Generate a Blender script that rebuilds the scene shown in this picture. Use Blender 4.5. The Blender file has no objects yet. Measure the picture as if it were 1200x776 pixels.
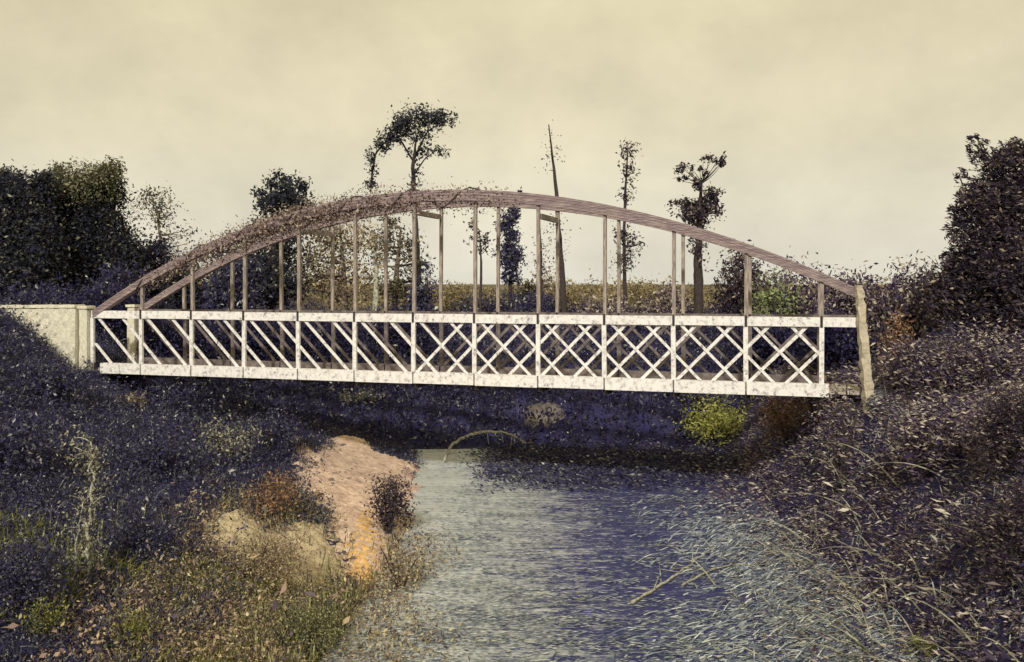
import bpy, math, random
import numpy as np

# ------------------------------------------------------------------ camera, sky, sun, exposure
sc = bpy.context.scene
col = sc.collection
F = 1100.0          # focal length in photo pixels (photo is 1200 wide)
EYE = 1.9           # eye height above the bridge deck
HZ = 333.0          # photo row of the horizon
cam = bpy.data.cameras.new('camera')
cam.sensor_width = 36.0
cam.lens = F / 1200.0 * 36.0
cam.shift_y = -(388.0 - HZ) / 1200.0
cam.clip_end = 4000.0
camo = bpy.data.objects.new('camera', cam)
camo.location = (0, 0, EYE)
camo.rotation_euler = (math.radians(90), 0, 0)
col.objects.link(camo)
sc.camera = camo

SUN_EL, SUN_AZ = math.radians(31), math.radians(190)   # azimuth clockwise from +Y
world = bpy.data.worlds.new('World')
sc.world = world
world.use_nodes = True
wt = world.node_tree
bg = wt.nodes['Background']
bg.inputs['Strength'].default_value = 0.1
sky = wt.nodes.new('ShaderNodeTexSky')
sky.sky_type = 'NISHITA'
sky.sun_disc = False
sky.sun_elevation = SUN_EL
sky.sun_rotation = SUN_AZ
sky.dust_density = 4.0
sky.air_density = 1.0
tc = wt.nodes.new('ShaderNodeTexCoord')
sep = wt.nodes.new('ShaderNodeSeparateXYZ')
wt.links.new(tc.outputs['Generated'], sep.inputs[0])
ramp = wt.nodes.new('ShaderNodeValToRGB')            # thin even cream cloud cover
ramp.color_ramp.elements[0].position = 0.0
ramp.color_ramp.elements[0].color = (.60, .575, .49, 1)
ramp.color_ramp.elements[1].position = 0.5
ramp.color_ramp.elements[1].color = (.565, .49, .27, 1)
e = ramp.color_ramp.elements.new(0.16)
e.color = (.60, .535, .37, 1)
wt.links.new(sep.outputs['Z'], ramp.inputs[0])
cmap = wt.nodes.new('ShaderNodeMapping')
cmap.inputs['Scale'].default_value = (3.0, 3.0, 4.0)
wt.links.new(tc.outputs['Generated'], cmap.inputs[0])
cn = wt.nodes.new('ShaderNodeTexNoise')
cn.inputs['Scale'].default_value = 1.6
cn.inputs['Detail'].default_value = 7
cn.inputs['Roughness'].default_value = .6
wt.links.new(cmap.outputs[0], cn.inputs['Vector'])
mr = wt.nodes.new('ShaderNodeMapRange')
mr.inputs['From Min'].default_value = .3
mr.inputs['From Max'].default_value = .7
mr.inputs['To Min'].default_value = 8.4
mr.inputs['To Max'].default_value = 11.3
wt.links.new(cn.outputs['Fac'], mr.inputs['Value'])
vm = wt.nodes.new('ShaderNodeVectorMath')
vm.operation = 'SCALE'
wt.links.new(ramp.outputs[0], vm.inputs[0])
wt.links.new(mr.outputs[0], vm.inputs['Scale'])
mx = wt.nodes.new('ShaderNodeMix')
mx.data_type = 'RGBA'
mx.inputs['Factor'].default_value = .93
wt.links.new(sky.outputs[0], mx.inputs['A'])
wt.links.new(vm.outputs[0], mx.inputs['B'])
wt.links.new(mx.outputs['Result'], bg.inputs['Color'])

sun = bpy.data.lights.new('sun', 'SUN')
sun.energy = 2.2
sun.angle = math.radians(3)
sun.color = (1.0, .94, .84)
suno = bpy.data.objects.new('sun', sun)
suno.rotation_euler = (math.pi/2 - SUN_EL, 0, math.pi - SUN_AZ)
col.objects.link(suno)
sc.view_settings.view_transform = 'Standard'
sc.view_settings.look = 'None'
sc.view_settings.gamma = 1
sc.view_settings.exposure = 0.42

rng = np.random.default_rng(7)
random.seed(7)

# ------------------------------------------------------------------ helpers
def link(o, parent=None):
    col.objects.link(o)
    if parent is not None:
        o.parent = parent
    return o

def tag(o, label=None, cat=None, group=None, kind=None):
    if label: o['label'] = label
    if cat: o['category'] = cat
    if group: o['group'] = group
    if kind: o['kind'] = kind
    return o

def thing(name, label, cat, loc=(0, 0, 0), group=None):
    o = bpy.data.objects.new(name, None)
    o.empty_display_size = .2
    o.location = loc
    link(o)
    return tag(o, label, cat, group)

def mesh_obj(name, verts, faces, mat, parent=None, smooth=False):
    me = bpy.data.meshes.new(name)
    me.from_pydata([tuple(v) for v in verts], [], faces)
    me.update()
    if smooth:
        me.polygons.foreach_set('use_smooth', [True] * len(me.polygons))
    me.materials.append(mat)
    o = bpy.data.objects.new(name, me)
    link(o, parent)
    if parent is not None and parent.type == 'EMPTY':
        o.matrix_parent_inverse.identity()
        o.location = (-parent.location[0], -parent.location[1], -parent.location[2])
    return o

def quads_obj(name, V, mat, parent=None):
    """V: (n,4,3) separate quads -> one mesh"""
    n = len(V)
    me = bpy.data.meshes.new(name)
    me.vertices.add(n * 4)
    me.vertices.foreach_set('co', V.reshape(-1).astype(np.float32))
    me.loops.add(n * 4)
    me.loops.foreach_set('vertex_index', np.arange(n * 4, dtype=np.int32))
    me.polygons.add(n)
    me.polygons.foreach_set('loop_start', np.arange(0, n * 4, 4, dtype=np.int32))
    me.update(calc_edges=True)
    me.validate()
    me.materials.append(mat)
    o = bpy.data.objects.new(name, me)
    link(o, parent)
    if parent is not None and parent.type == 'EMPTY':
        o.location = (-parent.location[0], -parent.location[1], -parent.location[2])
    return o

def unit(v):
    return v / np.maximum(np.linalg.norm(v, axis=-1, keepdims=True), 1e-9)

def leaves(P, size, aspect=.45, axis=None, spread=1.0, r=None):
    """diamond leaf quads at P; axis = preferred long direction, spread = how far they stray from it"""
    r = r or rng
    n = len(P)
    a = r.normal(size=(n, 3))
    a = unit(a)
    if axis is not None:
        a = unit(np.asarray(axis) + a * spread)
    b = unit(np.cross(a, unit(r.normal(size=(n, 3)))))
    c = np.cross(a, b)
    s = (np.asarray(size) * r.uniform(.55, 1.35, n))[:, None]
    L = a * s
    W = b * s * aspect * r.uniform(.7, 1.2, n)[:, None]
    up = c * s * .12
    V = np.stack([P - L * .5, P - W * .5 + up, P + L * .5, P + W * .5 + up], 1)
    return V

def tube(path, radii, sides=7, verts=None, faces=None, wob=0.0):
    verts = [] if verts is None else verts
    faces = [] if faces is None else faces
    path = np.asarray(path, float)
    n = len(path)
    base = len(verts)
    tang = np.gradient(path, axis=0)
    tang = unit(tang)
    ref = np.array([0.31, 0.93, 0.17])
    for i in range(n):
        u = np.cross(tang[i], ref); u /= np.linalg.norm(u)
        v = np.cross(tang[i], u)
        for k in range(sides):
            a = 2 * math.pi * k / sides
            rr = radii[i] * (1 + wob * random.uniform(-1, 1))
            verts.append(path[i] + (u * math.cos(a) + v * math.sin(a)) * rr)
    for i in range(n - 1):
        for k in range(sides):
            k2 = (k + 1) % sides
            faces.append((base + i*sides + k, base + i*sides + k2, base + (i+1)*sides + k2, base + (i+1)*sides + k))
    faces.append(tuple(base + k for k in range(sides))[::-1])
    faces.append(tuple(base + (n-1)*sides + k for k in range(sides)))
    return verts, faces

def at(x, y, Y):
    """point seen at photo pixel (x, y) at distance Y in front of the camera"""
    return np.array([(x - 600) / F * Y, Y, EYE - (y - HZ) * Y / F])

# ------------------------------------------------------------------ materials
def nodes(name):
    m = bpy.data.materials.new(name)
    m.use_nodes = True
    nt = m.node_tree
    return m, nt, nt.nodes['Principled BSDF']

def ramp_node(nt, stops, interp='LINEAR'):
    r = nt.nodes.new('ShaderNodeValToRGB')
    cr = r.color_ramp
    cr.interpolation = interp
    while len(cr.elements) > 1:
        cr.elements.remove(cr.elements[-1])
    cr.elements[0].position = stops[0][0]
    cr.elements[0].color = (*stops[0][1], 1)
    for p, c in stops[1:]:
        el = cr.elements.new(p)
        el.color = (*c, 1)
    return r

def noise(nt, scale, detail=5, rough=.55, vec=None, mapscale=None, coord='Object'):
    t = nt.nodes.new('ShaderNodeTexCoord')
    n = nt.nodes.new('ShaderNodeTexNoise')
    n.inputs['Scale'].default_value = scale
    n.inputs['Detail'].default_value = detail
    n.inputs['Roughness'].default_value = rough
    if mapscale:
        mp = nt.nodes.new('ShaderNodeMapping')
        mp.inputs['Scale'].default_value = mapscale
        nt.links.new(t.outputs[coord], mp.inputs[0])
        nt.links.new(mp.outputs[0], n.inputs['Vector'])
    else:
        nt.links.new(t.outputs[coord], n.inputs['Vector'])
    return n

def bump(nt, bsdf, src, strength=.4, dist=.02):
    b = nt.nodes.new('ShaderNodeBump')
    b.inputs['Strength'].default_value = strength
    b.inputs['Distance'].default_value = dist
    nt.links.new(src, b.inputs['Height'])
    nt.links.new(b.outputs[0], bsdf.inputs['Normal'])
    return b

def leaf_mat(name, stops, rough=.6, trans=.25):
    m, nt, b = nodes(name)
    g = nt.nodes.new('ShaderNodeNewGeometry')
    r = ramp_node(nt, stops)
    nt.links.new(g.outputs['Random Per Island'], r.inputs[0])
    nt.links.new(r.outputs[0], b.inputs['Base Color'])
    b.inputs['Roughness'].default_value = rough
    b.inputs['Specular IOR Level'].default_value = .25
    tr = nt.nodes.new('ShaderNodeBsdfTranslucent')
    nt.links.new(r.outputs[0], tr.inputs['Color'])
    ms = nt.nodes.new('ShaderNodeMixShader')
    ms.inputs[0].default_value = trans
    nt.links.new(b.outputs[0], ms.inputs[1])
    nt.links.new(tr.outputs[0], ms.inputs[2])
    nt.links.new(ms.outputs[0], nt.nodes['Material Output'].inputs['Surface'])
    return m

def noisy_mat(name, stops, scale, rough=.8, bstr=.4, bdist=.02, detail=7, mapscale=None, spec=.3, nrough=.6):
    m, nt, b = nodes(name)
    n = noise(nt, scale, detail, nrough, mapscale=mapscale)
    r = ramp_node(nt, stops)
    nt.links.new(n.outputs['Fac'], r.inputs[0])
    nt.links.new(r.outputs[0], b.inputs['Base Color'])
    b.inputs['Roughness'].default_value = rough
    b.inputs['Specular IOR Level'].default_value = spec
    bump(nt, b, n.outputs['Fac'], bstr, bdist)
    return m

NAVY = (.016, .017, .034)
INK = (.022, .022, .030)
OLIVE = (.07, .072, .028)
PLUM = (.030, .020, .032)
M = {}
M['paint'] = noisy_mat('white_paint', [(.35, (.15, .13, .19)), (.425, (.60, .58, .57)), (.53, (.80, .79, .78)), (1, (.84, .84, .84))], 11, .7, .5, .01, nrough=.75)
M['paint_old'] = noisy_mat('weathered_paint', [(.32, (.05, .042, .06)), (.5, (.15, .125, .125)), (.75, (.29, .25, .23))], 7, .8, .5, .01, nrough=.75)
M['plaster'] = noisy_mat('pale_plaster', [(.30, (.24, .21, .13)), (.40, (.58, .55, .43)), (.6, (.80, .78, .67))], 22, .9, .8, .03, nrough=.8)
M['concrete'] = noisy_mat('crusted_concrete', [(.30, (.18, .15, .13)), (.45, (.48, .43, .33)), (.7, (.64, .58, .46))], 11, .9, .9, .03, nrough=.8)
M['arch'] = noisy_mat('mauve_timber', [(.28, (.09, .065, .085)), (.5, (.25, .19, .20)), (.72, (.48, .40, .36))], 4.5, .8, .6, .015, mapscale=(1, 1, 14))
M['hanger'] = noisy_mat('grey_brown_timber', [(.25, (.10, .08, .095)), (.5, (.29, .245, .22)), (.8, (.54, .49, .40))], 5, .8, .5, .01, mapscale=(6, 6, 1))
M['deck'] = noisy_mat('deck_timber', [(.25, (.16, .14, .13)), (.5, (.40, .36, .32)), (.8, (.58, .54, .47))], 4, .85, .5, .01, mapscale=(5, 1, 5))
M['beam'] = noisy_mat('dark_beam', [(.3, (.02, .018, .025)), (.7, (.06, .05, .05))], 5, .85)
M['bark'] = noisy_mat('dark_bark', [(.3, (.022, .018, .024)), (.7, (.085, .065, .060))], 9, .9, .9, .03, mapscale=(3, 3, 1))
M['bark_tan'] = noisy_mat('tan_bark', [(.3, (.07, .055, .05)), (.7, (.24, .19, .14))], 8, .9, .9, .03, mapscale=(3, 3, 1))
M['bark_pale'] = noisy_mat('pale_bark', [(.35, (.06, .06, .06)), (.5, (.40, .39, .31)), (.8, (.60, .59, .47))], 14, .8, .6, .01)
M['bark_moss'] = noisy_mat('mossy_bark', [(.35, (.12, .14, .08)), (.5, (.36, .40, .25)), (.8, (.58, .60, .42))], 10, .85, .8, .01)
M['rock'] = noisy_mat('pale_rock', [(.3, (.20, .18, .09)), (.6, (.42, .39, .20)), (.8, (.52, .49, .32))], 3, .9, .8, .05)
M['sand'] = noisy_mat('pink_sand', [(.30, (.34, .24, .22)), (.42, (.55, .40, .33)), (.58, (.70, .53, .43)), (.75, (.80, .66, .54))], 3.2, .95, .9, .05, detail=10, nrough=.68)
M['earth'] = noisy_mat('tan_earth', [(.28, (.24, .18, .15)), (.5, (.52, .43, .30)), (.75, (.72, .66, .44))], 1.8, .95, .9, .05, detail=10, nrough=.7)
M['sand_orange'] = noisy_mat('orange_clay', [(.25, (.55, .32, .13)), (.55, (.76, .48, .2)), (.8, (.82, .58, .3))], 2.5, .95, .8, .04, detail=10)
M['mud'] = noisy_mat('grey_mud', [(.3, (.08, .07, .08)), (.55, (.18, .155, .145)), (.8, (.30, .27, .22))], 2.5, .95, .9, .05, detail=10)
M['soil'] = noisy_mat('dark_soil', [(.3, (.020, .019, .085)), (.55, (.036, .034, .105)), (.8, (.09, .085, .12))], 2.2, .95, 1, .08, detail=12, nrough=.7)

M['leaf_navy'] = leaf_mat('navy_leaf', [(0, (.024, .021, .082)), (.45, (.048, .043, .118)), (.75, (.082, .080, .13)), (.92, (.125, .135, .14)), (.975, (.34, .36, .35)), (1, (.74, .76, .74))])
M['leaf_deep'] = leaf_mat('deep_leaf', [(0, (.014, .013, .06)), (.7, (.030, .026, .088)), (.95, (.065, .06, .10)), (1, (.26, .25, .24))])
M['leaf_olive'] = leaf_mat('olive_leaf', [(0, (.03, .034, .06)), (.35, (.11, .115, .075)), (.7, (.28, .28, .12)), (1, (.52, .52, .26))])
M['leaf_ink'] = leaf_mat('ink_leaf', [(0, (.020, .023, .050)), (.66, (.036, .040, .060)), (.90, (.075, .078, .060)), (.97, (.24, .24, .16)), (1, (.42, .42, .30))])
M['leaf_top'] = leaf_mat('sunlit_leaf', [(0, (.035, .034, .028)), (.4, (.10, .095, .06)), (.8, (.30, .29, .17)), (1, (.45, .45, .28))])  # sunlight on a crown top, put into a paler leaf colour
M['leaf_plum'] = leaf_mat('plum_leaf', [(0, (.034, .023, .08)), (.40, (.070, .050, .115)), (.62, (.16, .118, .14)), (.80, (.40, .33, .28)), (1, (.80, .74, .62))])
M['leaf_plum_dark'] = leaf_mat('dark_plum_leaf', [(0, (.026, .019, .045)), (.62, (.058, .044, .066)), (.86, (.12, .09, .09)), (1, (.50, .42, .32))])
M['leaf_plum_grass'] = leaf_mat('plum_grass', [(0, (.028, .019, .06)), (.55, (.058, .042, .08)), (.76, (.15, .115, .12)), (.9, (.38, .32, .26)), (1, (.76, .70, .58))])
M['leaf_pale'] = leaf_mat('pale_leaf', [(0, (.10, .10, .075)), (.5, (.30, .29, .21)), (1, (.52, .51, .38))])
M['leaf_lime'] = leaf_mat('lime_leaf', [(0, (.05, .06, .03)), (.4, (.20, .21, .05)), (1, (.42, .42, .12))])
M['leaf_ochre'] = leaf_mat('ochre_grass', [(0, (.08, .075, .06)), (.35, (.26, .22, .11)), (.7, (.46, .42, .17)), (1, (.66, .62, .34))])
M['leaf_navy_grass'] = leaf_mat('navy_grass', [(0, (.026, .024, .08)), (.6, (.055, .055, .12)), (.88, (.13, .14, .14)), (1, (.45, .47, .40))])
M['leaf_scrub'] = leaf_mat('scrub_leaf', [(0, (.06, .045, .10)), (.25, (.20, .15, .17)), (.55, (.46, .32, .24)), (.85, (.62, .47, .30)), (1, (.72, .66, .42))])
M['leaf_lime_bright'] = leaf_mat('bright_lime_leaf', [(0, (.12, .13, .05)), (.4, (.40, .41, .10)), (1, (.68, .68, .24))])
M['leaf_green'] = leaf_mat('pale_green_leaf', [(0, (.12, .15, .07)), (.5, (.27, .33, .15)), (1, (.42, .48, .24))])
M['leaf_rust'] = leaf_mat('rust_leaf', [(0, (.05, .03, .04)), (.4, (.22, .11, .07)), (.8, (.40, .24, .13)), (1, (.48, .38, .22))])
M['leaf_tan'] = leaf_mat('tan_leaf', [(0, (.06, .05, .08)), (.3, (.20, .15, .12)), (.7, (.44, .34, .22)), (1, (.64, .58, .32))])
M['leaf_vine'] = leaf_mat('vine_leaf', [(0, (.07, .048, .06)), (.4, (.19, .13, .125)), (.75, (.38, .29, .24)), (1, (.62, .54, .42))])
M['leaf_hedge'] = leaf_mat('hedge_leaf', [(0, (.02, .022, .034)), (.5, (.06, .06, .05)), (.8, (.16, .14, .08)), (1, (.36, .33, .18))])
M['leaf_field'] = leaf_mat('field_leaf', [(0, (.10, .08, .05)), (.5, (.25, .20, .11)), (1, (.40, .34, .20))])
M['leaf_grey'] = leaf_mat('grey_green_blade', [(0, (.05, .06, .17)), (.35, (.15, .18, .26)), (.7, (.38, .43, .44)), (1, (.74, .77, .72))])

# ------------------------------------------------------------------ the lie of the land
WATER = -2.4
A = np.array([-9.53, 21.4]); B = np.array([(1005 - 600) / F * 16.65, 16.65])
DL = np.hypot(*(B - A)); D = (B - A) / DL; N = np.array([-D[1], D[0]])     # along the bridge, away from camera
BW = 1.5                                                                     # bridge width
BAY = 1.313

_ph = np.random.default_rng(3).uniform(0, 6.28, (14, 2))
_fr = np.random.default_rng(4).uniform(-1, 1, (14, 2)) * np.linspace(.5, 3.5, 14)[:, None]
def wav(X, Y):
    s = 0
    for k in range(14):
        s = s + np.sin(_fr[k, 0]*X + _fr[k, 1]*Y + _ph[k, 0]) / (1 + .45*k)
    return s / 3.0

def H(X, Y):
    X = np.asarray(X, float); Y = np.asarray(Y, float)
    w = wav(X, Y)
    xl = np.interp(Y, [6, 10.7, 13.2, 17.7, 24, 28, 34], [-2.2, -2.1, -1.9, -1.8, -2.5, -3.5, -4]) + .25 * w
    xr = np.interp(Y, [8, 10.7, 14, 17, 24, 30], [4.6, 4.7, 4.9, 5.0, 5.3, 6.0]) + .3 * w
    yb = 24.4 + .5 * w
    yf = 8.3 + .3 * w
    def prof(s, xs, zs):
        return np.where(s < 0, np.maximum(-3.1, WATER + .5 * s), np.interp(s, xs, zs))
    zl = prof(xl - X, [0, 2, 4, 6, 7.3, 9.1, 10, 14, 60], [WATER, -1.9, -1.35, -.75, -.2, 1.1, 1.3, 1.35, 1.6])
    zr = prof(X - xr, [0, .6, 1.3, 3, 8, 60], [WATER, -1.5, -.45, .05, .35, .8])
    zb = prof(Y - yb, [0, 1.2, 3.5, 12, 60, 800], [WATER, -1.5, -.55, -.1, .35, 1.2])
    zf = prof(yf - Y, [0, 2.5, 8.3, 40], [WATER, -1.65, .2, .6])
    z = np.maximum(np.maximum(zl, zr), np.maximum(zb, zf))
    z = z + .10 * w * np.clip((z - WATER + .3), 0, 1)
    # the footpath keeps to deck level where it leaves the bridge
    t = (X - A[0]) * D[0] + (Y - A[1]) * D[1]
    q = (X - A[0]) * N[0] + (Y - A[1]) * N[1]
    on = np.clip((1.5 - np.abs(q - BW/2)) / .5, 0, 1)
    zp = np.where(t < .2, -.12 + np.clip((-t - 1) / 7, 0, 1) * 1.4, np.where(t > 16.5, -.1, z))
    side = (t < .2) | (t > 16.5)
    return np.where(side, z * (1 - on) + zp * on, z)

def ground_at(x, y, lo=4.0, hi=400.0):
    """where the sight line through a photo pixel meets the ground or water"""
    Y = np.concatenate([np.arange(lo, 60, .05), np.arange(60, hi, 1)])
    X = (x - 600) / F * Y
    z = EYE - (y - HZ) * Y / F
    g = np.maximum(H(X, Y), WATER)
    i = np.argmax(g >= z)
    return np.array([X[i], Y[i], g[i]])

# ground sheet
def stretch(lo, hi, step, far, n=26):
    core = np.arange(lo, hi + step/2, step)
    k = np.linspace(0, 1, n)[1:] ** 2.6
    return np.concatenate([(lo - k * far)[::-1], core, hi + k * far])
gx = stretch(-16, 13, .16, 900)
gy = np.concatenate([-np.linspace(1, 0, 12)[:-1] ** 2 * 120 + 1, stretch(1, 36, .16, 1500)[25:]])
GX, GY = np.meshgrid(gx, gy)
GZ = H(GX, GY)
fine = np.random.default_rng(5).normal(size=GZ.shape) * .025
GZ = GZ + np.where((np.abs(GX) < 16) & (GY < 40), fine, 0)
nx, ny = len(gx), len(gy)
idx = np.arange(nx * ny).reshape(ny, nx)
GV = np.stack([GX, GY, GZ], -1).reshape(-1, 3)
GF = np.stack([idx[:-1, :-1], idx[:-1, 1:], idx[1:, 1:], idx[1:, :-1]], -1).reshape(-1, 4)
g = mesh_obj('ground', GV, GF.tolist(), M['soil'], smooth=True)
tag(g, 'dark earth banks sloping down to the water', None, kind='structure')
# far grass land is dry and tan
m = M['soil']; nt = m.node_tree; bs = nt.nodes['Principled BSDF']
t_ = nt.nodes.new('ShaderNodeTexCoord'); sp = nt.nodes.new('ShaderNodeSeparateXYZ'); nt.links.new(t_.outputs['Object'], sp.inputs[0])
mp_ = nt.nodes.new('ShaderNodeMapRange'); mp_.inputs['From Min'].default_value = 42; mp_.inputs['From Max'].default_value = 60
nt.links.new(sp.outputs['Y'], mp_.inputs['Value'])
far_n = noise(nt, .35, 8, .7); far_r = ramp_node(nt, [(.3, (.05, .045, .035)), (.55, (.17, .14, .085)), (.8, (.30, .25, .15))])
nt.links.new(far_n.outputs['Fac'], far_r.inputs[0])
mxn = nt.nodes.new('ShaderNodeMix'); mxn.data_type = 'RGBA'
old = bs.inputs['Base Color'].links[0].from_socket
nt.links.new(mp_.outputs[0], mxn.inputs['Factor']); nt.links.new(old, mxn.inputs['A']); nt.links.new(far_r.outputs[0], mxn.inputs['B'])
nt.links.new(mxn.outputs['Result'], bs.inputs['Base Color'])

# water sheet: murky, rippled, the sky's pale reflection painted into its colour
def make_water():
    m, nt, b = nodes('murky_water')
    n1 = noise(nt, 2.4, 8, .72, mapscale=(.8, 3.4, 1))
    n2 = noise(nt, .32, 3, .5, mapscale=(1, .6, 1))
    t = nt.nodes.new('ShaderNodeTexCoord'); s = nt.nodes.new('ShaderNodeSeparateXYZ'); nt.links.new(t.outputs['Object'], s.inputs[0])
    mr = nt.nodes.new('ShaderNodeMapRange')       # painted sky reflection, palest toward the left shore
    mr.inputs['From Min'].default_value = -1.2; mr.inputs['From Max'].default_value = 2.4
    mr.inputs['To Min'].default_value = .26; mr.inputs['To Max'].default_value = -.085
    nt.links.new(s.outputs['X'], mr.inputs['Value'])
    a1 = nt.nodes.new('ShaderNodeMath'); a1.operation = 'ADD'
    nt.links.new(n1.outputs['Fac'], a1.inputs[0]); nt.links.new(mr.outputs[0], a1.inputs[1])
    a2 = nt.nodes.new('ShaderNodeMath'); a2.operation = 'MULTIPLY_ADD'
    nt.links.new(n2.outputs['Fac'], a2.inputs[0]); a2.inputs[1].default_value = .35
    nt.links.new(a1.outputs[0], a2.inputs[2])
    n3 = noise(nt, 9.0, 6, .75, mapscale=(.9, 2.0, 1))
    a3 = nt.nodes.new('ShaderNodeMath'); a3.operation = 'MULTIPLY_ADD'
    nt.links.new(n3.outputs['Fac'], a3.inputs[0]); a3.inputs[1].default_value = .75
    sb = nt.nodes.new('ShaderNodeMath'); sb.operation = 'SUBTRACT'; nt.links.new(a2.outputs[0], sb.inputs[0]); sb.inputs[1].default_value = .375
    nt.links.new(sb.outputs[0], a3.inputs[2]); a2 = a3
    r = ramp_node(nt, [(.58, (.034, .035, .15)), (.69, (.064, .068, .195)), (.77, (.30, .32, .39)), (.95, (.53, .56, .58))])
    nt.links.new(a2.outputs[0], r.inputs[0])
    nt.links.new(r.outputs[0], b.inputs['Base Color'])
    rr = nt.nodes.new('ShaderNodeMapRange'); rr.inputs['From Min'].default_value = .62; rr.inputs['From Max'].default_value = .82
    rr.inputs['To Min'].default_value = .10; rr.inputs['To Max'].default_value = .55
    nt.links.new(a2.outputs[0], rr.inputs['Value']); nt.links.new(rr.outputs[0], b.inputs['Roughness'])
    b.inputs['IOR'].default_value = 1.33
    b.inputs['Specular IOR Level'].default_value = .32
    w1 = noise(nt, 5.0, 5, .62, mapscale=(.7, 2.8, 1))
    bump(nt, b, w1.outputs['Fac'], .55, .10)
    return m
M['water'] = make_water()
wx = np.linspace(-6, 9, 60); wy = np.linspace(6, 30, 100)
WX, WY = np.meshgrid(wx, wy)
WZ = WATER + .012 * np.sin(WX*1.3 + WY*4.1) + .010 * np.sin(-WX*.9 + WY*6.7 + 1)
ix = np.arange(6000).reshape(100, 60)
wf = np.stack([ix[:-1, :-1], ix[:-1, 1:], ix[1:, 1:], ix[1:, :-1]], -1).reshape(-1, 4)
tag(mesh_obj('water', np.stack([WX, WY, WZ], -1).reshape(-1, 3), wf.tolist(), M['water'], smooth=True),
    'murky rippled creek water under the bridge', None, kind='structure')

# ------------------------------------------------------------------ the footbridge
def bpt(t, q, z):
    p = A + D * t + N * q
    return np.array([p[0], p[1], z])

def arch_top(t):
    return 2.397e-4*t**3 - .03936*t**2 + .61337*t + 1.2768

BOX_F = [(0,1,2,3), (7,6,5,4), (0,4,5,1), (1,5,6,2), (2,6,7,3), (3,7,4,0)]
def bar(name, p0, p1, wv, hv, mat, parent):
    """box bar from p0 to p1; wv and hv are half-section vectors"""
    p0, p1, wv, hv = map(np.asarray, (p0, p1, wv, hv))
    c = [(-1,-1), (1,-1), (1,1), (-1,1)]
    v = [p0 + wv*a + hv*b for a, b in c] + [p1 + wv*a + hv*b for a, b in c]
    return mesh_obj(name, v, [f[::-1] for f in BOX_F], mat, parent)

D3 = np.array([D[0], D[1], 0]); N3 = np.array([N[0], N[1], 0]); Z3 = np.array([0, 0, 1.0])
bl = bpt(0, BW/2, 0)
bridge = thing('arch_footbridge', 'long footbridge with white lattice sides hung from brown timber arches over the creek', 'bridge', tuple(bl))
jit = lambda a: random.uniform(-a, a)
NB = 12
posts_t = [BAY * k for k in range(NB + 1)]
for side, q in ((0, 0.0), (1, BW)):
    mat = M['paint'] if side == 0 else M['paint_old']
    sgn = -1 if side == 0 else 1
    # rails: one length per bay, butted with a narrow joint over each post
    for k in range(NB):
        t0, t1 = posts_t[k] + .015, posts_t[k+1] - .015
        if k == 0: t0 = -.02
        if k == NB - 1: t1 = 16.40
        dz = jit(.008)
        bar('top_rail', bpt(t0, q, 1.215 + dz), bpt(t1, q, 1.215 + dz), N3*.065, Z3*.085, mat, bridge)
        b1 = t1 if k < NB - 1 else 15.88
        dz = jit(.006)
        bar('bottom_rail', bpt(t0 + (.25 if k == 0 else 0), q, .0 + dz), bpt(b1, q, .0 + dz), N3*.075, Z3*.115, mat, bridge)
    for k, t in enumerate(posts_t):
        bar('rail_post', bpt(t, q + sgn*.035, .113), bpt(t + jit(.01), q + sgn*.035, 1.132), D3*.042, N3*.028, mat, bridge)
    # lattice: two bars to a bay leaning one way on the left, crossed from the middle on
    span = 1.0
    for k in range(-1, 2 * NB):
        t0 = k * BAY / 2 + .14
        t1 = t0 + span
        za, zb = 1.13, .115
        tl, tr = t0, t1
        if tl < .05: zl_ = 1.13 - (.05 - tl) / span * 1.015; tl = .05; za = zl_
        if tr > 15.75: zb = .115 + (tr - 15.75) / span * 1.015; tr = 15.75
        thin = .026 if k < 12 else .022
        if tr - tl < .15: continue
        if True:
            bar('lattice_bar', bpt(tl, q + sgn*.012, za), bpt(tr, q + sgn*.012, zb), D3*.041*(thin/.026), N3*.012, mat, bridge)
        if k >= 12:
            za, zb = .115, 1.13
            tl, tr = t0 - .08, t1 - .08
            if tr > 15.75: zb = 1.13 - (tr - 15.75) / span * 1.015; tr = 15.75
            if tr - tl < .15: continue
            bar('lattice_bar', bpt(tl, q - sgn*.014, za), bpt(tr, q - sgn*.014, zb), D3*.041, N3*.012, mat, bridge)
    # arch of four bent planks
    ts = np.linspace(.02, 16.42, 44)
    arch = None
    for lam in range(4):
        v, f = [], []
        off = lam * .056
        jo = .008 * (lam % 2) + (.0 if lam else .015)
        for i, t in enumerate(ts):
            tp = .72 + .28 * math.sin(math.pi * t / 16.4)
            zt = arch_top(t) - off * tp
            th = .0525 * tp
            hw = .075 + jo
            v += [bpt(t, q - hw, zt), bpt(t, q + hw, zt), bpt(t, q + hw, zt - th), bpt(t, q - hw, zt - th)]
        for i in range(len(ts) - 1):
            a = 4*i
            for k in range(4):
                k2 = (k + 1) % 4
                f.append((a+k, a+4+k, a+4+k2, a+k2))
        f.append((0, 1, 2, 3)); e_ = 4*(len(ts)-1); f.append((e_+3, e_+2, e_+1, e_))
        o = mesh_obj('arch' if lam == 0 else 'arch_lamination', v, f, M['arch'], bridge if lam == 0 else None)
        if lam == 0:
            arch = o
        else:
            o.parent = arch
    # hangers
    for k, t in enumerate(posts_t[1:], 1):
        zt = arch_top(t) - .22 * (.72 + .28 * math.sin(math.pi * t / 16.4)) + .02
        if zt < 1.45: continue
        bar('hanger', bpt(t, q, 1.303), bpt(t + jit(.015), q, zt), D3*.033, N3*.033, M['hanger'], bridge)
        bar('strap', bpt(t, q + sgn*.075, 1.125), bpt(t, q + sgn*.075, 1.33), D3*.022, N3*.006, M['beam'], bridge)
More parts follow.
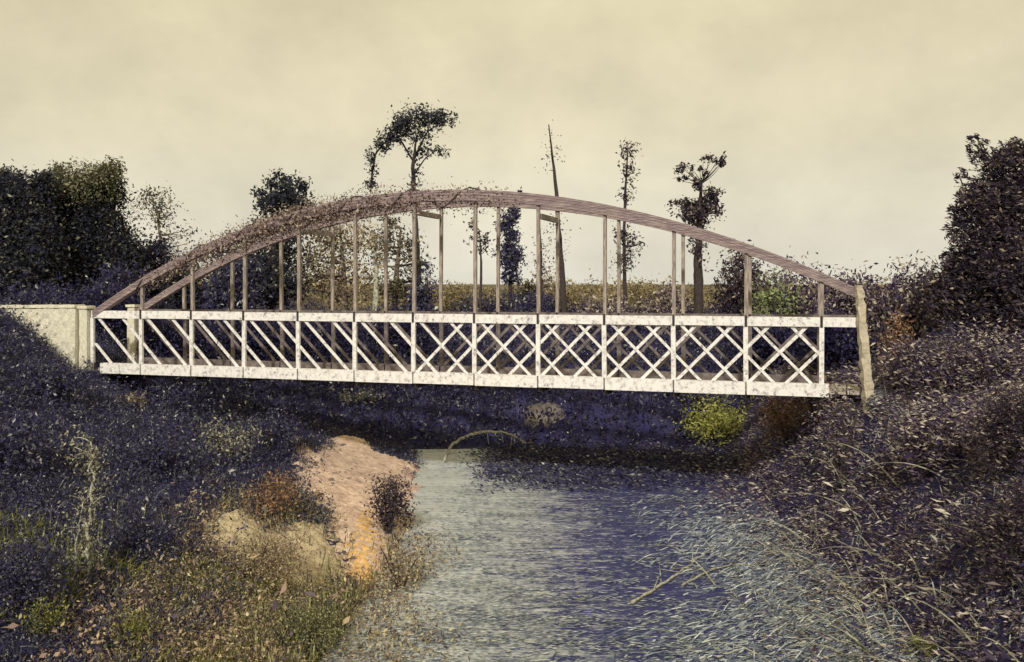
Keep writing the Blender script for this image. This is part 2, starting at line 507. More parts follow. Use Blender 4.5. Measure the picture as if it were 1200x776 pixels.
# cross ties over the walk, joists and deck
for t in posts_t[4:10:2]:
    zt = arch_top(t) - .42
    bar('cross_tie', bpt(t, .09, zt), bpt(t, BW - .09, zt), D3*.04, Z3*.05, M['hanger'], bridge)
for t in posts_t:
    tt = min(max(t, .3), 15.7)
    bar('joist', bpt(tt, .08, -.15), bpt(tt, BW - .08, -.15), D3*.05, Z3*.07, M['beam'], bridge)
np_ = 78
pl = 16.5 / np_
for k in range(np_):
    t = -.05 + (k + .5) * pl
    dz = jit(.006)
    bar('deck_plank', bpt(t, .085, -.05 + dz), bpt(t + jit(.008), BW - .085, -.05 + dz), D3*(pl/2 - .008), Z3*.028, M['deck'], bridge)

# end posts and abutments, wing wall
def rough_block(name, corners_fn, nu, nv, mat, parent=None, amp=.02):
    pass

def slab(name, p0, p1, z0a, z1a, z0b, z1b, half, mat, parent=None, n=24, m_=12, amp=.02):
    """upright wall from p0 to p1 (XY) with rough faces: subdivided both sides and capped"""
    p0 = np.asarray(p0, float); p1 = np.asarray(p1, float)
    d = unit(p1 - p0); nn = np.array([-d[1], d[0]])
    V, Fc = [], []
    for s in (-1, 1):
        for j in range(m_ + 1):
            for i in range(n + 1):
                u = i / n; w = j / m_
                z0 = z0a + (z0b - z0a) * u; z1 = z1a + (z1b - z1a) * u
                p = p0 + (p1 - p0) * u + nn * s * (half + random.uniform(-1, 1) * amp)
                zz = z0 + (z1 - z0) * w + (random.uniform(-1, 1) * amp * 1.2 if j == m_ else 0)
                V.append((p[0], p[1], zz))
    S = (n + 1) * (m_ + 1)
    id_ = lambda s, i, j: s * S + j * (n + 1) + i
    for j in range(m_):
        for i in range(n):
            Fc.append((id_(0,i,j), id_(0,i+1,j), id_(0,i+1,j+1), id_(0,i,j+1)))
            Fc.append((id_(1,i+1,j), id_(1,i,j), id_(1,i,j+1), id_(1,i+1,j+1)))
    for i in range(n):
        Fc.append((id_(0,i,m_), id_(0,i+1,m_), id_(1,i+1,m_), id_(1,i,m_)))
        Fc.append((id_(0,i+1,0), id_(0,i,0), id_(1,i,0), id_(1,i+1,0)))
    for j in range(m_):
        Fc.append((id_(0,n,j), id_(1,n,j), id_(1,n,j+1), id_(0,n,j+1)))
        Fc.append((id_(1,0,j), id_(0,0,j), id_(0,0,j+1), id_(1,0,j+1)))
    return mesh_obj(name, V, Fc, mat, parent)

ww = thing('wing_wall', 'pale plastered wing wall at the left end of the bridge', 'wall', tuple(bpt(-1.2, -.1, 0)))
a_, b_ = A - D*2.35 - N*.12, A - D*.30 - N*.12
slab('wall_face', a_, b_, .2, 1.33, -1.6, 1.36, .14, M['plaster'], ww, 30, 18, .02)
slab('coping', A - D*2.75 - N*.12, A - D*.29 - N*.12, 1.335, 1.40, 1.365, 1.43, .17, M['plaster'], ww, 24, 1, .008)
ep = thing('bridge_end_post', 'pale square end post between the wing wall and the lattice', 'post', tuple(bpt(-.16, -.05, -.5)))
slab('shaft', A - D*.27 - N*.05, A - D*.06 - N*.05, -1.6, 1.33, -1.6, 1.33, .11, M['plaster'], ep, 4, 16, .012)
slab('cap', A - D*.30 - N*.05, A - D*.03 - N*.05, 1.34, 1.40, 1.34, 1.40, .14, M['plaster'], ep, 4, 1, .004)
ep = thing('bridge_end_post', 'end post at the far left corner of the footbridge', 'post', tuple(bpt(-.16, BW + .05, -.5)))
slab('shaft', A - D*.27 + N*(BW+.05), A - D*.06 + N*(BW+.05), -1.6, 1.33, -1.6, 1.33, .11, M['plaster'], ep, 4, 16, .012)
slab('cap', A - D*.30 + N*(BW+.05), A - D*.03 + N*(BW+.05), 1.34, 1.40, 1.34, 1.40, .14, M['plaster'], ep, 4, 1, .004)
for nm, t0, lab in (('abutment', -.35, 'low bridge abutment under the left end of the deck'), ('abutment', 15.95, 'low bridge abutment under the right end of the deck')):
    p0 = A + D*(t0 + .3) + N*.1; p1 = A + D*(t0 + .3) + N*(BW - .1)
    tag(slab(nm, p0, p1, -2.6, -.24, -2.6, -.24, .25, M['beam'], None, 8, 8, .02), lab, 'abutment')

# leaning concrete post at the right end
ptop, pmid, pbot = at(1006, 334, 16.5), at(1011, 385, 16.5), at(1020, 500, 16.4)
V, Fc = [], []
rows = 26
for i in range(rows + 1):
    u = i / rows
    c = pbot*(1-u)**2 + 2*u*(1-u)*pmid*1.0 + ptop*u*u
    hw = .088 - .035*u
    for (sx, sy) in ((-1,-1), (1,-1), (1,1), (-1,1)):
        V.append(c + np.array([sx*(hw + jit(.018)), sy*(hw + jit(.018)), jit(.01)]))
for i in range(rows):
    for k in range(4):
        k2 = (k+1) % 4
        Fc.append((4*i+k, 4*i+k2, 4*i+4+k2, 4*i+4+k))
Fc += [(3,2,1,0), tuple(4*rows + k for k in range(4))]
tag(mesh_obj('concrete_post', V, Fc, M['concrete']), 'tall pale crusted post leaning at the right end of the bridge', 'post')

# ------------------------------------------------------------------ plants
def clump_points(c, r, n, per=22, sig=.16, shell=.55, rr=None):
    rr = rr or rng
    k = max(1, n // per)
    d = unit(rr.normal(size=(k, 3)))
    rad = rr.uniform(0, 1, k) ** (1/3.0 if shell < .3 else .42)
    C = np.asarray(c) + d * rad[:, None] * np.asarray(r)
    P = np.repeat(C, per, 0) + rr.normal(size=(k*per, 3)) * np.asarray(r).mean() * sig
    return P, C

def tree(name, label, cat, Y, trunk, tr_r, lobes, leaf, lmat, bmat, group=None, aspect=.5, axis=None, spread=1.0,
         per=22, sig=.16, limbs=2, extra_stems=(), top=None, depth=1.0, twig=True):
    """trunk: photo pixels from root to tip at distance Y; lobes: (x, y, rx, ry, leaves) in photo pixels"""
    s = Y / F
    pts = [at(x, y, Y) for x, y in trunk]
    root = pts[0].copy()
    gz = float(H(root[0], root[1]))
    if gz < root[2]:
        pts.insert(0, np.array([root[0], root[1], gz - .15])); tr_r = [tr_r[0]] + list(tr_r)
    else:
        pts[0][2] = min(root[2], gz - .1)
    t = thing(name, label, cat, (pts[0][0], pts[0][1], gz), group)
    P_ = np.array(pts)
    # smooth the trunk
    u = np.linspace(0, len(P_) - 1, max(6, 5*len(P_)))
    path = np.stack([np.interp(u, np.arange(len(P_)), P_[:, k]) for k in range(3)], 1)
    rad = np.interp(u, np.arange(len(P_)), tr_r)
    path[1:-1] += rng.normal(size=(len(path)-2, 3)) * rad[1:-1, None] * .09
    v, f = tube(path, rad, 8, wob=.12)
    allP = []
    for st in extra_stems:
        q = np.array([at(x, y, Y + .3) for x, y in st[0]])
        uu = np.linspace(0, len(q)-1, 4*len(q))
        pp = np.stack([np.interp(uu, np.arange(len(q)), q[:, k]) for k in range(3)], 1)
        tube(pp, np.linspace(st[1], st[2], len(pp)), 6, v, f, .15)
    for (x, y, rx, ry, n) in lobes:
        yo = rng.uniform(-.5, .5) * rx * s * depth
        c = at(x, y, Y) + np.array([0, yo, 0])
        r = np.array([rx*s, max(rx, ry)*s*depth, ry*s])
        P, C = clump_points(c, r, n, per, sig)
        allP.append(P)
        if twig:
            for j in range(min(len(C), limbs)):
                d = np.linalg.norm(path - C[j], axis=1) + np.maximum(0, path[:, 2] - C[j][2]) * 2
                i0 = int(np.argmin(d))
                a = path[i0]; b = C[j]
                mid = (a + b) / 2 + rng.normal(size=3) * .08 * np.linalg.norm(b - a) - np.array([0, 0, .05*np.linalg.norm(b-a)])
                uu = np.linspace(0, 1, 6)[:, None]
                pp = a*(1-uu)**2 + 2*uu*(1-uu)*mid + b*uu**2
                r0 = max(.012, min(rad[i0]*.5, .06))
                tube(pp, np.linspace(r0, r0*.25, 6), 5, v, f)
    mesh_obj('trunk', v, f, bmat, t, smooth=True)
    P = np.concatenate(allP)
    gz_ = H(P[:, 0], P[:, 1]); P[:, 2] = np.maximum(P[:, 2], gz_ + .02)
    quads_obj('crown', leaves(P, leaf, aspect, axis, spread), lmat, t)
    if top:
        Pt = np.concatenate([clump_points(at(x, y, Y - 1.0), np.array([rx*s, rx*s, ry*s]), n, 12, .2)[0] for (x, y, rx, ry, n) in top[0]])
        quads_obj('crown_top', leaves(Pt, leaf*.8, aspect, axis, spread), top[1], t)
    return t

def shrub(name, label, cat, x, y, w, h, n, leaf, lmat, bmat=None, group=None, axis=None, spread=1.0, aspect=.45, Y=None, per=14, sig=.2, stems=5, depth=1.0):
    """shrub rooted where photo pixel (x, y) meets the ground, w by h photo pixels"""
    g_ = ground_at(x, y) if Y is None else np.array([(x-600)/F*Y, Y, float(H((x-600)/F*Y, Y))])
    s = g_[1] / F
    if g_[1] < 13:
        leaf *= .6; n = int(n * 2.2)
    if Y is not None:
        h = max(h, HZ + (EYE - g_[2]) * F / Y - (y - h))
    t = thing(name, label, cat, tuple(g_), group)
    rw, rh = w*s/2, h*s/2
    v, f = [], []
    for k in range(stems):
        a = rng.uniform(0, 6.28); rr = rng.uniform(.2, .8)
        tip = g_ + np.array([math.cos(a)*rw*rr, math.sin(a)*rw*rr*depth, rh*rng.uniform(1.1, 1.8)])
        mid = g_ + (tip - g_)*.5 + np.array([0, 0, rh*.2]) + rng.normal(size=3)*rw*.06
        uu = np.linspace(0, 1, 6)[:, None]
        base = g_ + np.array([math.cos(a)*.03, math.sin(a)*.03, -.05])
        pp = base*(1-uu)**2 + 2*uu*(1-uu)*mid + tip*uu**2
        tube(pp, np.linspace(.018, .006, 6)*max(1, h*s), 5, v, f)
    mesh_obj('stem', v, f, bmat or M['bark'], t, smooth=True)
    parts = []
    for k in range(5):
        a = rng.uniform(0, 6.28); ro = rng.uniform(.1, .55)
        c = g_ + np.array([math.cos(a)*rw*ro, math.sin(a)*rw*ro*depth, rh*rng.uniform(.7, 1.25)])
        P, C = clump_points(c, np.array([rw*.62, rw*.62*depth, rh*.72]), n//5, per, sig)
        parts.append(P)
    P = np.concatenate(parts)
    gz_ = H(P[:, 0], P[:, 1]); P[:, 2] = np.maximum(P[:, 2], np.maximum(gz_, WATER) + .01 + rng.uniform(0, .06, len(P)))
    quads_obj('foliage', leaves(P, leaf, aspect, axis, spread), lmat, t)
    return t

WIND = np.array([1.0, .1, -.22])       # the wind lays the leaves of the right bank over

# --- trees behind the left end
tree('broadleaf_tree', 'dense dark tree at the far left edge above the wing wall', 'tree', 29,
     [(20, 362), (22, 300), (30, 240)], [.22, .17, .06],
     [(20, 245, 42, 42, 9880), (-15, 280, 50, 70, 9880), (38, 300, 42, 50, 9880), (20, 335, 60, 28, 6840), (48, 218, 16, 20, 1900), (5, 215, 18, 16, 1710)],
     .125, M['leaf_ink'], M['bark'], limbs=5)
tree('broadleaf_tree', 'tall round dark tree with sunlit top left of the arch', 'tree', 31,
     [(105, 360), (104, 300), (106, 230)], [.24, .18, .05],
     [(100, 255, 46, 44, 11400), (120, 300, 42, 50, 11400), (75, 300, 36, 55, 8740), (100, 335, 62, 26, 7600), (125, 220, 20, 26, 2470), (70, 225, 18, 24, 2280), (145, 310, 20, 36, 3040)],
     .125, M['leaf_ink'], M['bark'], limbs=5,
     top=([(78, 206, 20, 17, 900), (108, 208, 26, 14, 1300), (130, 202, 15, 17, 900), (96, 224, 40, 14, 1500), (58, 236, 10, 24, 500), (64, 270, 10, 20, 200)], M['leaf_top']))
tree('bare_tree', 'thin almost bare tree against the sky left of the arch', 'tree', 36,
     [(188, 345), (189, 290), (184, 245), (176, 228)], [.07, .055, .03, .012],
     [(175, 238, 28, 14, 330), (190, 255, 16, 22, 240), (205, 275, 30, 12, 160), (180, 228, 16, 8, 120)],
     .13, M['leaf_hedge'], M['bark_tan'], limbs=9, per=8, sig=.3)
shrub('bush', 'dark rounded bush under the thin bare tree', 'bush', 178, 352, 75, 78, 5200, .15, M['leaf_navy'], Y=33)
shrub('bush', 'small dark bush where the left arch rises', 'bush', 215, 352, 60, 62, 3600, .15, M['leaf_ink'], Y=32)
shrub('bush', 'low dark bush behind the left foot of the arches', 'bush', 140, 352, 70, 46, 3600, .14, M['leaf_navy'], Y=28.5)
# --- behind the left half of the arch
tree('broadleaf_tree', 'dark tree whose crown tops the left shoulder of the arch', 'tree', 33,
     [(318, 358), (320, 300), (326, 240), (332, 212)], [.17, .14, .08, .03],
     [(338, 220, 26, 18, 950), (322, 238, 24, 14, 700), (350, 240, 26, 12, 600), (308, 230, 14, 10, 150), (318, 290, 34, 34, 2400), (290, 325, 42, 32, 3400), (330, 335, 30, 26, 1800)],
     .16, M['leaf_ink'], M['bark'], limbs=4, sig=.2)
shrub('bush', 'dark leafy bush behind the hangers at the left shoulder of the arch', 'bush', 262, 356, 85, 72, 4600, .15, M['leaf_navy'], Y=30)
tree('sparse_tree', 'sparse tan-leaved tree behind the left hangers', 'tree', 35,
     [(404, 360), (402, 310), (398, 262)], [.12, .09, .03],
     [(400, 275, 34, 22, 800), (380, 300, 28, 36, 1000), (418, 310, 24, 30, 480), (400, 338, 34, 16, 900), (360, 325, 26, 28, 900)],
     .15, M['leaf_tan'], M['bark_tan'], limbs=7, sig=.25)
tree('umbrella_pine', 'tall tree with flat windswept crown rising above the arch', 'tree', 38,
     [(490, 358), (488, 300), (485, 235), (484, 195), (488, 160)], [.17, .15, .11, .08, .03],
     [(490, 142, 32, 7, 1000), (512, 136, 20, 4, 520), (524, 146, 12, 3, 90), (470, 150, 20, 8, 600), (456, 160, 14, 8, 420), (486, 160, 24, 6, 330), (512, 176, 18, 4, 200), (446, 172, 12, 7, 240), (436, 188, 7, 14, 240), (434, 212, 6, 14, 150), (486, 180, 10, 10, 130), (485, 208, 7, 14, 120)],
     .14, M['leaf_ink'], M['bark'], limbs=0, sig=.26, extra_stems=[([(485, 205), (498, 186), (512, 176)], .04, .015), ([(486, 185), (500, 155), (522, 140)], .05, .015), ([(485, 190), (470, 165), (456, 160)], .05, .02), ([(434, 225), (436, 205), (440, 180), (452, 166), (474, 158)], .05, .03)])
tree('sparse_tree', 'olive sparse tree between the central left hangers', 'tree', 36,
     [(462, 360), (465, 315), (470, 268)], [.13, .10, .03],
     [(468, 280, 28, 20, 420), (448, 300, 20, 28, 260), (486, 312, 20, 26, 520), (470, 340, 40, 12, 700), (450, 262, 16, 10, 160)],
     .15, M['leaf_hedge'], M['bark_tan'], limbs=7, sig=.26)
shrub('bush', 'dark bush behind the hangers below the umbrella shaped tree', 'bush', 497, 360, 44, 52, 1500, .15, M['leaf_navy'], Y=34)
tree('sapling', 'pale slim trunk standing behind the left hangers', 'tree', 32,
     [(440, 360), (441, 320), (438, 275)], [.10, .08, .03], [(440, 282, 14, 18, 160), (444, 300, 10, 14, 90)], .13, M['leaf_tan'], M['bark_pale'], limbs=4, sig=.3, per=8)
# --- in the middle of the arch
tree('cypress_tree', 'narrow dark evergreen under the crown of the arch', 'tree', 40,
     [(598, 352), (598, 300), (597, 250)], [.10, .08, .02],
     [(597, 300, 14, 22, 1100), (596, 268, 12, 20, 800), (602, 250, 8, 10, 260), (600, 322, 11, 12, 420), (606, 222, 6, 5, 30)],
     .17, M['leaf_navy'], M['bark'], limbs=3, sig=.2)
tree('sapling', 'small dark sapling beside the central hanger', 'tree', 38,
     [(563, 355), (564, 310), (562, 270)], [.06, .05, .015],
     [(562, 282, 13, 14, 230), (556, 262, 8, 8, 60)], .15, M['leaf_plum_dark'], M['bark'], limbs=4, sig=.25, per=9)
tree('dead_tree', 'bare leaning pole of a dead tree piercing the arch', 'tree', 37,
     [(661, 352), (656, 290), (652, 225), (643, 146)], [.13, .10, .075, .02],
     [(646, 180, 5, 30, 70), (655, 270, 7, 40, 90)], .12, M['leaf_plum_dark'], M['bark'], limbs=7, per=5, sig=.3)
tree('slender_tree', 'slender tree with sparse column of leaves right of the dead pole', 'tree', 39,
     [(733, 350), (731, 290), (733, 220), (736, 168)], [.09, .07, .05, .015],
     [(736, 176, 10, 11, 130), (735, 200, 9, 16, 150), (733, 228, 9, 12, 110), (731, 275, 13, 14, 190), (733, 305, 14, 16, 230), (745, 285, 14, 4, 50)],
     .15, M['leaf_plum_dark'], M['bark'], limbs=5, per=7, sig=.3)
tree('sparse_tree', 'thin twiggy tree behind the hanger right of the dead pole', 'tree', 41,
     [(634, 352), (634, 300), (632, 255)], [.09, .07, .02],
     [(635, 300, 8, 36, 200), (640, 330, 12, 14, 200)], .14, M['leaf_vine'], M['bark'], limbs=5, per=8, sig=.3)
tree('broadleaf_tree', 'tree with dark tufted crown above the right shoulder of the arch', 'tree', 33,
     [(818, 350), (818, 310), (819, 265), (822, 215)], [.17, .15, .10, .04],
     [(826, 244, 24, 12, 900), (812, 254, 24, 9, 560), (834, 230, 14, 12, 300), (818, 216, 13, 7, 120), (806, 200, 14, 6, 110), (836, 186, 14, 6, 110), (850, 192, 12, 5, 70), (800, 212, 10, 5, 60), (824, 203, 9, 6, 70), (796, 238, 14, 4, 90), (818, 290, 10, 30, 260)],
     .15, M['leaf_plum_dark'], M['bark'], limbs=5, sig=.2)
# --- far hedge and bushes along the horizon
def row(prefix, specs):
    for (lab, x, y, w, h, n, lf, mt, Y, kw) in specs:
        shrub('bush', lab, 'bush', x, y, w, h, n, lf, M[mt], Y=Y, group=prefix, **kw)
row('bushes beyond the bridge', [
    ('pale tan bush on the horizon left of the narrow evergreen', 535, 350, 70, 22, 1200, .2, 'leaf_field', 52, {}),
    ('tan bush on the horizon behind the dead pole', 668, 350, 90, 22, 1500, .2, 'leaf_field', 56, {}),
    ('wide tan bush on the horizon behind the slender tree', 755, 350, 110, 24, 1900, .2, 'leaf_field', 54, {}),
    ('olive yellow bush at the foot of the dead pole', 625, 352, 60, 26, 1300, .17, 'leaf_hedge', 46, {}),
    ('low dark bush beyond the rail under the crown of the arch', 570, 358, 90, 22, 2600, .15, 'leaf_navy', 40, {}),
    ('low dark bush beyond the rail right of the narrow evergreen', 640, 360, 90, 18, 2300, .15, 'leaf_navy', 38, {}),
    ('low dark bush beyond the rail right of the dead pole', 715, 360, 100, 18, 2500, .15, 'leaf_plum', 38, {}),
    ('low purplish bush beyond the rail at the foot of the tufted tree', 790, 360, 100, 24, 2500, .15, 'leaf_plum', 36, {}),
    ('dark rounded bush under the right limb of the arch', 868, 362, 84, 84, 5200, .14, 'leaf_plum_dark', 30, {}),
    ('flat pale green shrub showing under the right limb of the arch', 914, 350, 70, 44, 1500, .12, 'leaf_green', 25.2, {}),
    ('wide purplish bush where the right arch comes down', 935, 366, 110, 62, 5200, .13, 'leaf_plum', 26, {}),
    ('dark bush behind the top of the leaning post', 1000, 366, 90, 56, 4000, .12, 'leaf_plum', 22, {}),
    ('bush of yellow and rust leaves beside the leaning post', 1050, 398, 52, 60, 1200, .085, 'leaf_rust', 17.5, {}),
    ('dark hedge bush between the leaning post and the tall right tree', 1068, 366, 110, 66, 5000, .12, 'leaf_plum', 21, {}),
])
P = np.stack([rng.uniform(-75, 75, 22000), rng.uniform(70, 110, 22000), np.zeros(22000)], 1)
P[:, 2] = H(P[:, 0], P[:, 1]) + np.abs(rng.normal(size=22000)) * (.75 + .55*wav(P[:, 0]*.35, P[:, 1]*.1))
tag(quads_obj('distant_scrub', leaves(P, .42, .5), M['leaf_field']), 'tan scrub along the far horizon', None, kind='stuff')
# --- far side of the creek, seen through the lattice
for k, (x, w) in enumerate([(135, 110), (215, 120), (300, 120), (385, 120), (470, 120), (900, 130), (975, 110)]):
    Y = [25.5, 27, 28, 28.5, 29, 25, 21.5][k]
    labs = ['dark bush behind the first bays of the lattice at the left', 'dark bush behind the second and third bays of the lattice', 'dark bush behind the fourth bay of the lattice from the left',
            'dark bush behind the fifth bay of the lattice from the left', 'dark bush behind the sixth bay of the lattice from the left', 'dark bush behind the second bay of the lattice from the right', 'dark bush behind the last bay of the lattice at the right']
    shrub('bush', labs[k], 'bush', x, 430, w, 70, 4200, .12, M['leaf_deep'], Y=Y, group='bushes behind the lattice')

# --- the tall tree on the right and the thicket below it
tree('broadleaf_tree', 'tall dark plum-coloured tree at the right edge of the picture', 'tree', 17,
     [(1185, 480), (1188, 380), (1185, 280), (1175, 200)], [.2, .17, .11, .03],
     [(1140, 330, 40, 34, 3600), (1120, 350, 34, 26, 2200), (1182, 205, 34, 34, 3600), (1165, 250, 46, 40, 5600), (1172, 310, 52, 46, 7000), (1180, 370, 62, 40, 7000), (1215, 280, 40, 80, 5000), (1135, 235, 20, 22, 500), (1124, 280, 22, 26, 700), (1122, 305, 22, 14, 480), (1150, 172, 14, 20, 260), (1140, 165, 8, 8, 60), (1195, 180, 20, 14, 800), (1115, 255, 12, 10, 90), (1130, 200, 16, 10, 70)],
     .10, M['leaf_plum_dark'], M['bark'], limbs=5, axis=WIND, spread=.9, aspect=.35, sig=.14,
     extra_stems=[([(1172, 235), (1160, 195), (1142, 156)], .03, .008)])
specs = [
    ('streaky plum shrub under the tall right tree', 1150, 470, 150, 90, 6500, 'leaf_plum'),
    ('streaky plum shrub right of the leaning post', 1070, 470, 110, 80, 5200, 'leaf_plum'),
    ('dark shrub at the right edge below the tall tree', 1190, 560, 120, 110, 6000, 'leaf_plum_dark'),
    ('plum shrub on the right bank below the leaning post', 1090, 560, 130, 90, 5600, 'leaf_plum'),
    ('dark shrub in the lower right corner', 1185, 690, 130, 140, 5200, 'leaf_plum_dark'),
]
for lab, x, y, w, h, n, mt in specs:
    shrub('bush', lab, 'bush', x, y, w, h, n, .085, M[mt], axis=WIND, spread=.8, aspect=.3, group='thicket on the right bank')
shrub('bush', 'bright yellow-green bush by the water under the right half of the bridge', 'bush', 852, 516, 108, 54, 3000, .085, M['leaf_lime_bright'], axis=WIND, spread=1.2)
shrub('bush', 'orange and tan bush between the end of the lattice and the leaning post', 'bush', 962, 505, 80, 66, 1300, .07, M['leaf_rust'], axis=WIND, spread=.9, aspect=.3)
shrub('bush', 'plum bush in front of the right end of the deck', 'bush', 985, 470, 70, 34, 2600, .07, M['leaf_plum'], Y=15.7, axis=WIND, spread=.9, aspect=.3)
shrub('bush', 'rust-coloured bush right of the bright yellow-green bush', 'bush', 925, 520, 90, 60, 1300, .085, M['leaf_rust'], axis=WIND, spread=.9, aspect=.3)

# --- climbing growth on the left half of the arch
tv = np.concatenate([rng.normal(5.0, 1.7, 9000), rng.uniform(2, 10, 2600)])
tv = tv[(tv > 1.2) & (tv < 10)]
P = np.stack([A[0] + D[0]*tv, A[1] + D[1]*tv, arch_top(tv) - .18], 1)
P += rng.normal(size=P.shape) * np.array([.08, .12, .15])
vine = thing('climbing_vine', 'reddish brown creeper growing along the left half of the arch', 'vine', tuple(bpt(2, -.1, 0)))
vt = np.linspace(1.2, 9.5, 60)
vp = np.stack([A[0] + D[0]*vt, A[1] + D[1]*vt, arch_top(vt) - .15], 1) + np.stack([N[0]*-.1*np.cos(vt*5), N[1]*-.1*np.cos(vt*5) , .2*np.sin(vt*5)], 1)
v, f = tube(vp, np.full(60, .016), 5)
mesh_obj('stem', v, f, M['bark'], vine, smooth=True)
quads_obj('foliage', leaves(P, .06, .55), M['leaf_vine'], vine)

# ------------------------------------------------------------------ banks: sand, rocks, stump, branches
def patch(name, label, poly_px, mat, lift=.05, step=.07, kind='structure', rough=.01, add=0.0):
    pg = np.array([ground_at(x, y)[:2] for x, y in poly_px])
    lo, hi = pg.min(0) - .3, pg.max(0) + .3
    xs = np.arange(lo[0], hi[0], step); ys = np.arange(lo[1], hi[1], step)
    X, Y = np.meshgrid(xs, ys)
    inside = np.zeros(X.shape, bool); dist = np.full(X.shape, 9.0)
    m_ = len(pg)
    for i in range(m_):
        a, b = pg[i], pg[(i+1) % m_]
        cond = ((a[1] > Y) != (b[1] > Y)) & (X < (b[0]-a[0]) * (Y-a[1]) / (b[1]-a[1] + 1e-12) + a[0])
        inside ^= cond
        ab = b - a
        u = np.clip(((X-a[0])*ab[0] + (Y-a[1])*ab[1]) / (ab @ ab), 0, 1)
        dist = np.minimum(dist, np.hypot(X - a[0] - u*ab[0], Y - a[1] - u*ab[1]))
    sd = np.where(inside, dist, -dist) + .14 * wav(X*3.1, Y*3.1) + rng.normal(size=X.shape)*.03
    base = np.maximum(H(X, Y), WATER - .02)
    sd = sd + .10*wav(X*7.3 + 1, Y*7.3) + rng.normal(size=X.shape)*rough*2
    Z = base + add*(sd > -.1) + lift * np.clip(sd / .25, -2.5, 1.4) + .03*wav(X*4, Y*4) + .5*rough*wav(X*11, Y*11) + rng.normal(size=X.shape)*rough*.6
    ny_, nx_ = X.shape
    id_ = np.arange(nx_*ny_).reshape(ny_, nx_)
    fc = np.stack([id_[:-1, :-1], id_[:-1, 1:], id_[1:, 1:], id_[1:, :-1]], -1).reshape(-1, 4)
    keep = (sd > -.35)
    kq = keep[:-1, :-1] & keep[:-1, 1:] & keep[1:, 1:] & keep[1:, :-1]
    fc = fc[kq.reshape(-1)]
    V = np.stack([X, Y, Z], -1).reshape(-1, 3)
    used = np.unique(fc); rem = -np.ones(len(V), int); rem[used] = np.arange(len(used))
    o = mesh_obj(name, V[used], rem[fc].tolist(), mat, smooth=True)
    return tag(o, label, None, kind=kind)

EARTH_PX = [(233, 618), (255, 600), (285, 602), (305, 625), (350, 612), (385, 622), (404, 660), (380, 700), (330, 690), (290, 665), (250, 650)]
SAND_PX = [(343, 506), (356, 522), (372, 534), (398, 512), (425, 516), (440, 532), (466, 540), (492, 546), (494, 580), (480, 625), (462, 668), (440, 690), (425, 700), (405, 680), (396, 640), (380, 605), (366, 588), (347, 572), (352, 545)]
patch('sandbank', 'pinkish sandy bank beside the water', SAND_PX, M['sand'], .06, .05, rough=.03)
patch('clay_slip', 'narrow orange clay slip running down to the water', [(424, 606), (435, 604), (437, 650), (433, 690), (424, 692), (421, 650)], M['sand_orange'], .03, .04, rough=.03, add=.075)
patch('bare_earth', 'rough pale tan earth left of the sandbank', EARTH_PX, M['earth'], .06, .05, rough=.035)
patch('mud_bar', 'small pale mud bar under the bridge', [(612, 480), (640, 474), (660, 486), (650, 496), (618, 496)], M['mud'], .08)

shrub('bush', 'small tan tuft on the dark slope below the wing wall', 'bush', 155, 482, 36, 26, 420, .06, M['leaf_tan'])
# stones strewn over the sand
SV, SF = [], []
pg = np.array([ground_at(x, y) for x, y in SAND_PX])
k = 0
while k < 170:
    w_ = rng.dirichlet(np.ones(4)*.8); c = w_ @ pg[rng.integers(0, len(pg), 4)]
    c[2] = max(float(H(c[0], c[1])), WATER) + .07
    r_ = rng.uniform(.012, .05) * (2 if rng.uniform() < .06 else 1)
    b0 = len(SV)
    for i in range(12):
        a = 2.399963*i; zz = 1 - 2*(i + .5)/12; q_ = math.sqrt(1 - zz*zz)
        SV.append(c + np.array([q_*math.cos(a), q_*math.sin(a), zz*.6])*r_*rng.uniform(.75, 1.25))
    import bmesh
    bm = bmesh.new(); vs = [bm.verts.new(v_) for v_ in SV[b0:]]
    h_ = bmesh.ops.convex_hull(bm, input=vs)
    bm.verts.index_update()
    for fc in bm.faces: SF.append(tuple(b0 + vs.index(v_) for v_ in fc.verts))
    bm.free(); k += 1
tag(mesh_obj('stones', SV, SF, M['mud']), 'small grey stones strewn over the sandbank', None, kind='stuff')

for lab, x, y, w, h, n in [
        ('dark shrub on the slope just below the wing wall', 60, 470, 90, 50, 2200), ('dark shrub at the left edge halfway down the bank', 15, 560, 110, 80, 3000),
        ('dark shrub between the white-barked sapling and the white-flecked shrub', 190, 560, 90, 60, 2400), ('dark shrub under the left bays of the bridge', 215, 490, 110, 44, 2400),
        ('dark shrub in the lower left corner', 20, 720, 140, 110, 3000), ('dark shrub between the white-barked sapling and the tan earth', 170, 660, 90, 70, 2400),
        ('dark shrub hanging over the top of the sandbank', 315, 530, 80, 50, 2000)]:
    shrub('bush', lab, 'bush', x, y, w, h, n, .07, M['leaf_navy'], group='dark shrubs on the left bank')
shrub('stump_shrub', 'dark purple shrub growing on the pink sandbank', 'bush', 455, 628, 50, 84, 2200, .06, M['leaf_plum_dark'], sig=.26)
shrub('bush', 'loose white-flecked shrub on the dark left bank', 'bush', 268, 545, 100, 66, 620, .07, M['leaf_pale'], sig=.28, per=8)
shrub('bush', 'pale leafy sprig trailing under the bridge', 'bush', 422, 474, 76, 16, 420, .09, M['leaf_pale'])
shrub('bush', 'yellow-green plant near the lower left corner', 'bush', 58, 750, 50, 60, 420, .05, M['leaf_lime'], sig=.26, per=8)
shrub('bush', 'yellow-green plant at the foot of the left bank', 'bush', 155, 770, 60, 60, 460, .05, M['leaf_lime'], sig=.26, per=8)
shrub('bush', 'lime green tuft at the bottom of the right bank', 'bush', 1085, 774, 52, 26, 420, .05, M['leaf_lime'])
